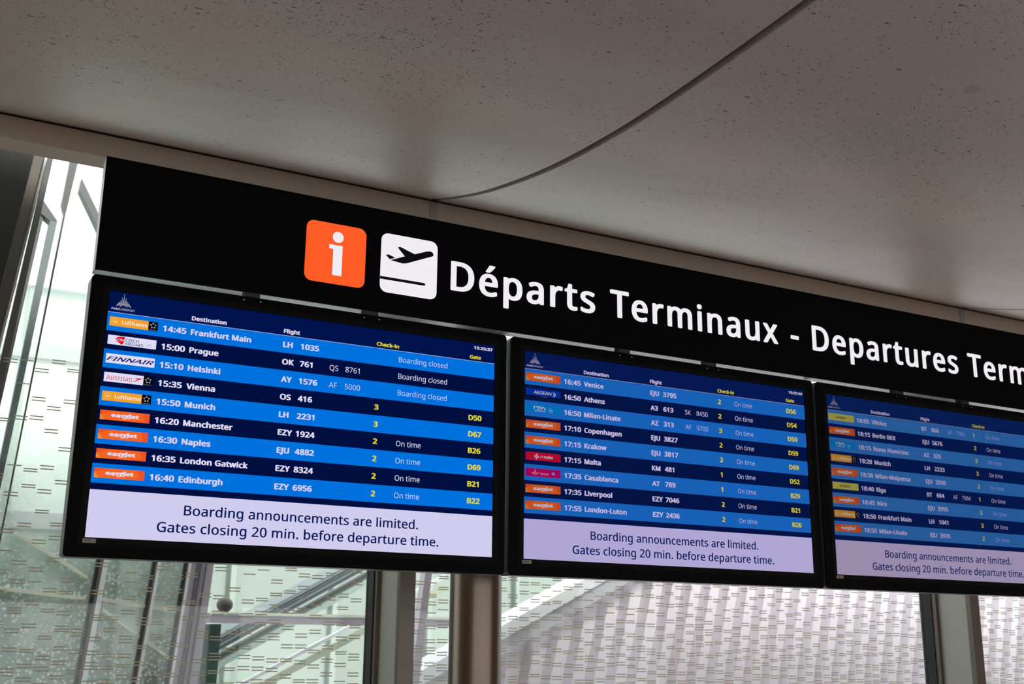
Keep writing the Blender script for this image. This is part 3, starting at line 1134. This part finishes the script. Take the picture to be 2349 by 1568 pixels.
t = MB().prism(lean(2.776, 2.072, 2.703, 1.460, 0.049, 0.060, 0, 2.7), 4.0, 4.08, LILAC).build('lilac_post')
tag(t, 'lilac leaning post seen between the mullion and the steel column', 'post')

# balustrade, globe, green panel
r = empty('balustrade', (1.4, 4.6, 0))
tag(r, 'cream handrail with lilac band running behind the glass', 'balustrade')
MB().box(0.0, 2.2, 0.0, 0.05, 1.787, 1.806, CREAM).build('handrail', r)
MB().box(0.0, 2.2, 0.01, 0.05, 1.775, 1.787, mat('pale_blue_strip', (186, 200, 226), 0.5)).build('pale_strip', r)
MB().box(0.0, 2.2, 0.01, 0.05, 1.735, 1.775, LILAC).build('band', r)
for x in (0.02, 2.14):
    MB().box(x, x + 0.03, 0.06, 0.09, 0.0, 1.76, LILAC).build('baluster', r)
prof = []
for i in range(13):
    a = -math.pi / 2 + math.pi * i / 12
    prof.append((max(0.001, 0.054 * math.cos(a)), 1.853 + 0.050 * math.sin(a)))
t = MB().lathe(prof, 1.596, 4.625, mat('dark_globe', (62, 58, 60), 0.5), 32).build('dark_globe')
tag(t, 'small dark round globe sitting on the cream handrail', 'globe')
t = MB().prism([(1.494, 1.728), (1.601, 1.730), (1.585, 0.0), (1.450, 0.0)], 4.70, 4.78, GREEN_D).build('green_signpost')
tag(t, 'narrow dark green upright signpost below the handrail', 'signpost')

# escalator behind
r = empty('escalator', (0, 5.2, 0))
tag(r, 'grey escalator truss rising diagonally behind the handrail', 'escalator')
sl = 0.56
for i, (dz, th, m) in enumerate(((0.0, 0.030, SLATE), (-0.036, 0.022, mat('deep_slate', (86, 96, 102), 0.5)), (-0.062, 0.030, SLATE), (-0.098, 0.022, mat('deep_slate', (86, 96, 102), 0.5)), (-0.20, 0.05, mat('grey_green', (150, 168, 162), 0.5)))):
    za = lambda x: 1.845 + dz + sl * (x - 2.05)
    MB().prism([(1.0, za(1.0)), (3.6, za(3.6)), (3.6, za(3.6) - th), (1.0, za(1.0) - th)], 0.0 + i * 0.02, 0.5, m).build('truss_rail', r)
r = empty('escalator_handrail', (0, 4.8, 0))
tag(r, 'shiny white diagonal handrail in front of the escalator', 'handrail')
za = lambda x: 1.408 + 0.515 * (x - 1.912)
MB().prism([(1.4, za(1.4)), (3.3, za(3.3)), (3.3, za(3.3) - 0.026), (1.4, za(1.4) - 0.026)], 0, 0.05, WHITE).build('rail', r)
MB().prism([(1.4, za(1.4) - 0.075), (3.3, za(3.3) - 0.075), (3.3, za(3.3) - 0.125), (1.4, za(1.4) - 0.125)], 0.02, 0.06, mat('cream_green_skirt', (200, 208, 184), 0.5)).build('skirt', r)

# sloping white coping with ribbed cladding below it
r = empty('ribbed_ramp_wall', (3.0, 5.0, 0))
tag(r, 'pale ribbed cladding wall below a sloping white coping', 'wall')
cz = lambda x: 1.766 + 0.498 * (x - 3.702)
P = lambda x, d: (x - 3.0, cz(x) + d)
MB().prism([P(2.85, 0), P(6.6, 0), P(6.6, -0.10), P(2.85, -0.10)], -0.42, -0.05, WHITE).build('coping', r)
MB().prism([P(2.85, -0.10), P(6.6, -0.10), P(6.6, -0.225), P(2.85, -0.225)], -0.37, -0.05, mat('coping_underside', (196, 194, 204), 0.5)).build('coping_fascia', r)
pw, lx = 0.205, 0.24
ztop = 3.6
for k in range(34):
    xb = 3.30 + k * pw              # x at height 1.5
    # trapezoid profile across the panel: flat face and a recessed groove
    sec = [(0.0, 0.08), (0.045, 0.0), (0.135, 0.0), (0.160, 0.08), (pw, 0.08)]
    zt = min(ztop, cz(xb + 0.1) - 0.12)
    z_lo = 0.0
    if zt < 0.8:
        continue
    v = []
    for z, bk in ((z_lo, 0.0), (zt, 0.0)):
        for sx_, sy_ in sec:
            xx = xb + sx_ + lx * (z - 1.5)
            v.append((xx - 3.0, sy_ + bk, z))
    n = len(sec)
    f = [(i, i + 1, i + 1 + n, i + n) for i in range(n - 1)]
    vb = [(x, 0.12, z) for x, y, z in v]
    f += [(2 * n + i, 3 * n + i, 3 * n + i + 1, 2 * n + i + 1) for i in range(n - 1)]
    f += [(0, n, 3 * n, 2 * n), (n - 1, 3 * n - 1, 4 * n - 1, 2 * n - 1)]
    MB().add(v + vb, f, CORR).build('panel', r)
